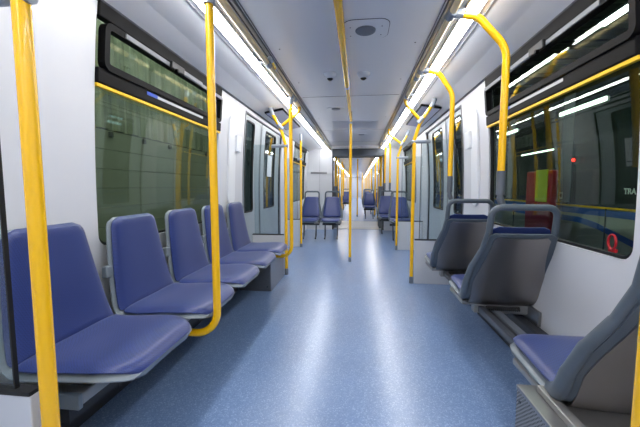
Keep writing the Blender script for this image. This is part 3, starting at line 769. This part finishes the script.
while y < 16:
    pts += [(XL, y), (XL, y + .13), (XL - .05, y + .16), (XL - .05, y + .24)]; y += .27
lo = [bm.verts.new((p[0], p[1], 1.80)) for p in pts]; hi = [bm.verts.new((p[0], p[1], 5)) for p in pts]
for k in range(len(pts) - 1): bm.faces.new((lo[k], lo[k+1], hi[k+1], hi[k]))
struct(link('wall_outside_upper', bm, 'sheet'))
bm = bmesh.new()
for k in range(11):
    z = -.75 + k * .23
    box(bm, XL - .1, XL + .02, -4, 16, z, z + .224)
struct(link('wall_outside_lower', bm, 'block'))
struct(link('wall_outside_core', bx(XL - .2, XL - .08, -4, 16, -1, 5), 'seam'))
bm = bmesh.new(); y = -3.8
while y < 15.5: box(bm, XL + .02, XL + .05, y, y + .05, 1.70, 1.76); y += .62
tag(link('wall_clips', bm, 'seam'), 'row of small dark brackets on the seam of the wall outside the left windows', 'brackets')
struct(link('ground', bx(-3.2, 12, -6, 36, -1.0, -.95), 'concrete'))
M['lamp_l'] = emit('added_lamp_glow', (235, 255, 225), LAMP_L)
M['lamp_r'] = emit('depot_lamp_cool', (240, 250, 255), LAMP_R)
for k, y in enumerate((-.5, 2.6, 5.7)):  # out-of-view lamps, added because the outside wall needs light
    t = thing('added_lamp', '%s added unseen tube lamp lighting the wall outside the left windows' % ('nearest', 'middle', 'furthest')[k], 'lamp', (-1.9, y, 4.6))
    link('tube', bx(-.06, .06, -.7, .7, -.03, .0), 'lamp_l', t); link('housing', bx(-.09, .09, -.75, .75, .0, .05), 'darkgrey', t)

# neighbouring tram on the right
M['nbody'] = mat('neighbour_grey_body', (150, 152, 148), .35); M['nblack'] = mat('neighbour_dark_band', (34, 42, 40), .12)
M['nblue'] = mat('neighbour_blue_stripe', (30, 78, 160), .35); M['nint'] = mat('neighbour_interior', (110, 118, 110), .6)
M['npillar'] = mat('neighbour_pillar_grey', (112, 114, 126), .4)
NX = 2.75
t = thing('neighbour_tram', 'pale grey tram with blue and yellow stripes outside the right windows', 'tram', (NX, 0, 0))
link('lower_body', bx(0, .08, -2, 15, -.30, .845), 'nbody', t)
link('skirt', bx(-.005, .0, -2, 15, .30, .36), 'white_plastic', t)
link('yellow_line', bx(-.008, 0, -2, 15, .855, .875), 'yellow_line', t)
link('blue_band', bx(-.006, 0, -2, 15, .77, .845), 'nblue', t)
bm = bmesh.new()
def slant(bm, ya, za, yb, zb, h):
    P = [(-.007, ya, za - h), (-.007, yb, zb - h), (-.007, yb, zb), (-.007, ya, za)]; Q = [(0.001, p[1], p[2]) for p in P]
    a = [bm.verts.new(p) for p in P]; b = [bm.verts.new(p) for p in Q]
    bm.faces.new(a); bm.faces.new(b[::-1])
    for k in range(4): bm.faces.new((a[k], b[k], b[(k+1) % 4], a[(k+1) % 4]))
slant(bm, 15, .73, 4.4, .73, .07); slant(bm, 4.4, .73, 4.1, .69, .07); slant(bm, 4.1, .69, 2.6, .32, .065)
link('blue_swoosh', bm, 'nblue', t)
link('window_band', bx(0, .06, -2, 15, .875, 1.9), 'nblack', t)
link('upper_body', bx(0, .06, -2, 15, 1.9, 2.35), 'nblack', t)
link('roof', bx(0.02, 2.2, -2, 15, 2.35, 2.45), 'nint', t)
link('far_side', bx(2.1, 2.2, -2, 15, -.3, 2.4), 'nint', t)
for k, y in enumerate((1.2, 2.9, 4.6, 6.2, 7.8)):
    link('pillar', bx(-.006, .0, y, y + .22, .9, 2.3), 'npillar', t)
bm = bmesh.new()
for y in (3.95, 6.1, 8.0): box(bm, -.009, 0, y, y + .012, -.25, .86)
link('panel_gap', bm, 'seam', t)
def words(body, size, loc, parent, m, name='lettering'):
    c = bpy.data.curves.new(name, 'FONT'); c.body = body; c.size = size; c.extrude = .001; c.offset = size * .035
    tmp = bpy.data.objects.new(name, c); COL.objects.link(tmp); dg = bpy.context.evaluated_depsgraph_get(); dg.update()
    me = bpy.data.meshes.new_from_object(tmp.evaluated_get(dg)); bpy.data.objects.remove(tmp)
    o = bpy.data.objects.new(name, me); COL.objects.link(o); me.materials.clear(); me.materials.append(M[m])
    o.location = loc; o.rotation_euler = (pi / 2, 0, -pi / 2); o.parent = parent; return o
M['nglow'] = emit('neighbour_glow', (235, 255, 245), 4.0)  # glowing bars added on the tram side for bright patches in the window
for (ya, yb, z) in ((4.05, 4.9, 2.06), (6.1, 6.9, 2.06), (8.2, 9.0, 2.06), (5.0, 5.9, 1.62)):
    link('window_lamp', bx(-.02, -.004, ya, yb, z, z + (.05 if z > 2 else .02)), 'nglow', t, bevel=.004)
words('TRA', .08, (-.011, 3.72, 1.03), t, 'white_plastic')
link('window_sign', bx(-.008, 0, 4.74, 4.81, .94, 1.03), 'white_plastic', t)
link('sign_symbol', bx(-.010, -.008, 4.76, 4.79, .96, 1.01), 'nblack', t)
# red cabinet with a yellow-green panel in the gap
t = thing('red_cabinet', 'red upright cabinet with a yellow-green panel outside the right window', 'cabinet', (2.46, 4.45, -.95))
link('body', bx(-.0, .09, .06, .68, 0, 2.27), 'red', t, bevel=.02)
M['lime'] = mat('yellow_green_panel', (190, 200, 60), .5)
link('panel', bx(-.012, .0, .12, .40, 1.85, 2.28), 'lime', t, bevel=.01)
t = thing('signal_lamp', 'small glowing red signal light outside the right window', 'signal', (2.70, 4.49, 1.44))
M['redlamp'] = emit('red_signal_glow', (255, 40, 30), 9)
bm = bmesh.new(); bmesh.ops.create_uvsphere(bm, u_segments=12, v_segments=8, radius=.018); link('lens', bm, 'redlamp', t, True)
link('housing', bx(.01, .05, -.04, .04, -.04, .04), 'black', t)
# hall roof with lamps
struct(link('ceiling_outside', bx(1.4, 12, -6, 36, 6.0, 6.1), 'sheet'))
bm = bmesh.new()
for k in range(16): box(bm, 1.4, 12, -5 + k * 1.5, -4.85 + k * 1.5, 5.7, 6.0)
tag(link('roof_beams', bm, 'concrete'), 'dark cross beams under the depot roof above the neighbouring tram', 'beams')
k = 0
for (x, yy) in ((3.2, (2.2, 5.0, 8.0)), (5.2, (1.5, 4.3, 7.3))):
    for y in yy:
        t = thing('roof_lamp', '%s depot tube light seen through the right window in the %s row' % (('nearest', 'middle', 'furthest')[k % 3], ('nearer', 'further')[k // 3]), 'lamp', (x, y, 4.6)); k += 1
        link('tube', bx(-.07, .07, -.7, .7, -.03, 0), 'lamp_r', t); link('housing', bx(-.1, .1, -.75, .75, 0, .05), 'darkgrey', t)
        link('hanger', bx(-.01, .01, -.01, .01, .05, 1.2), 'darkgrey', t)
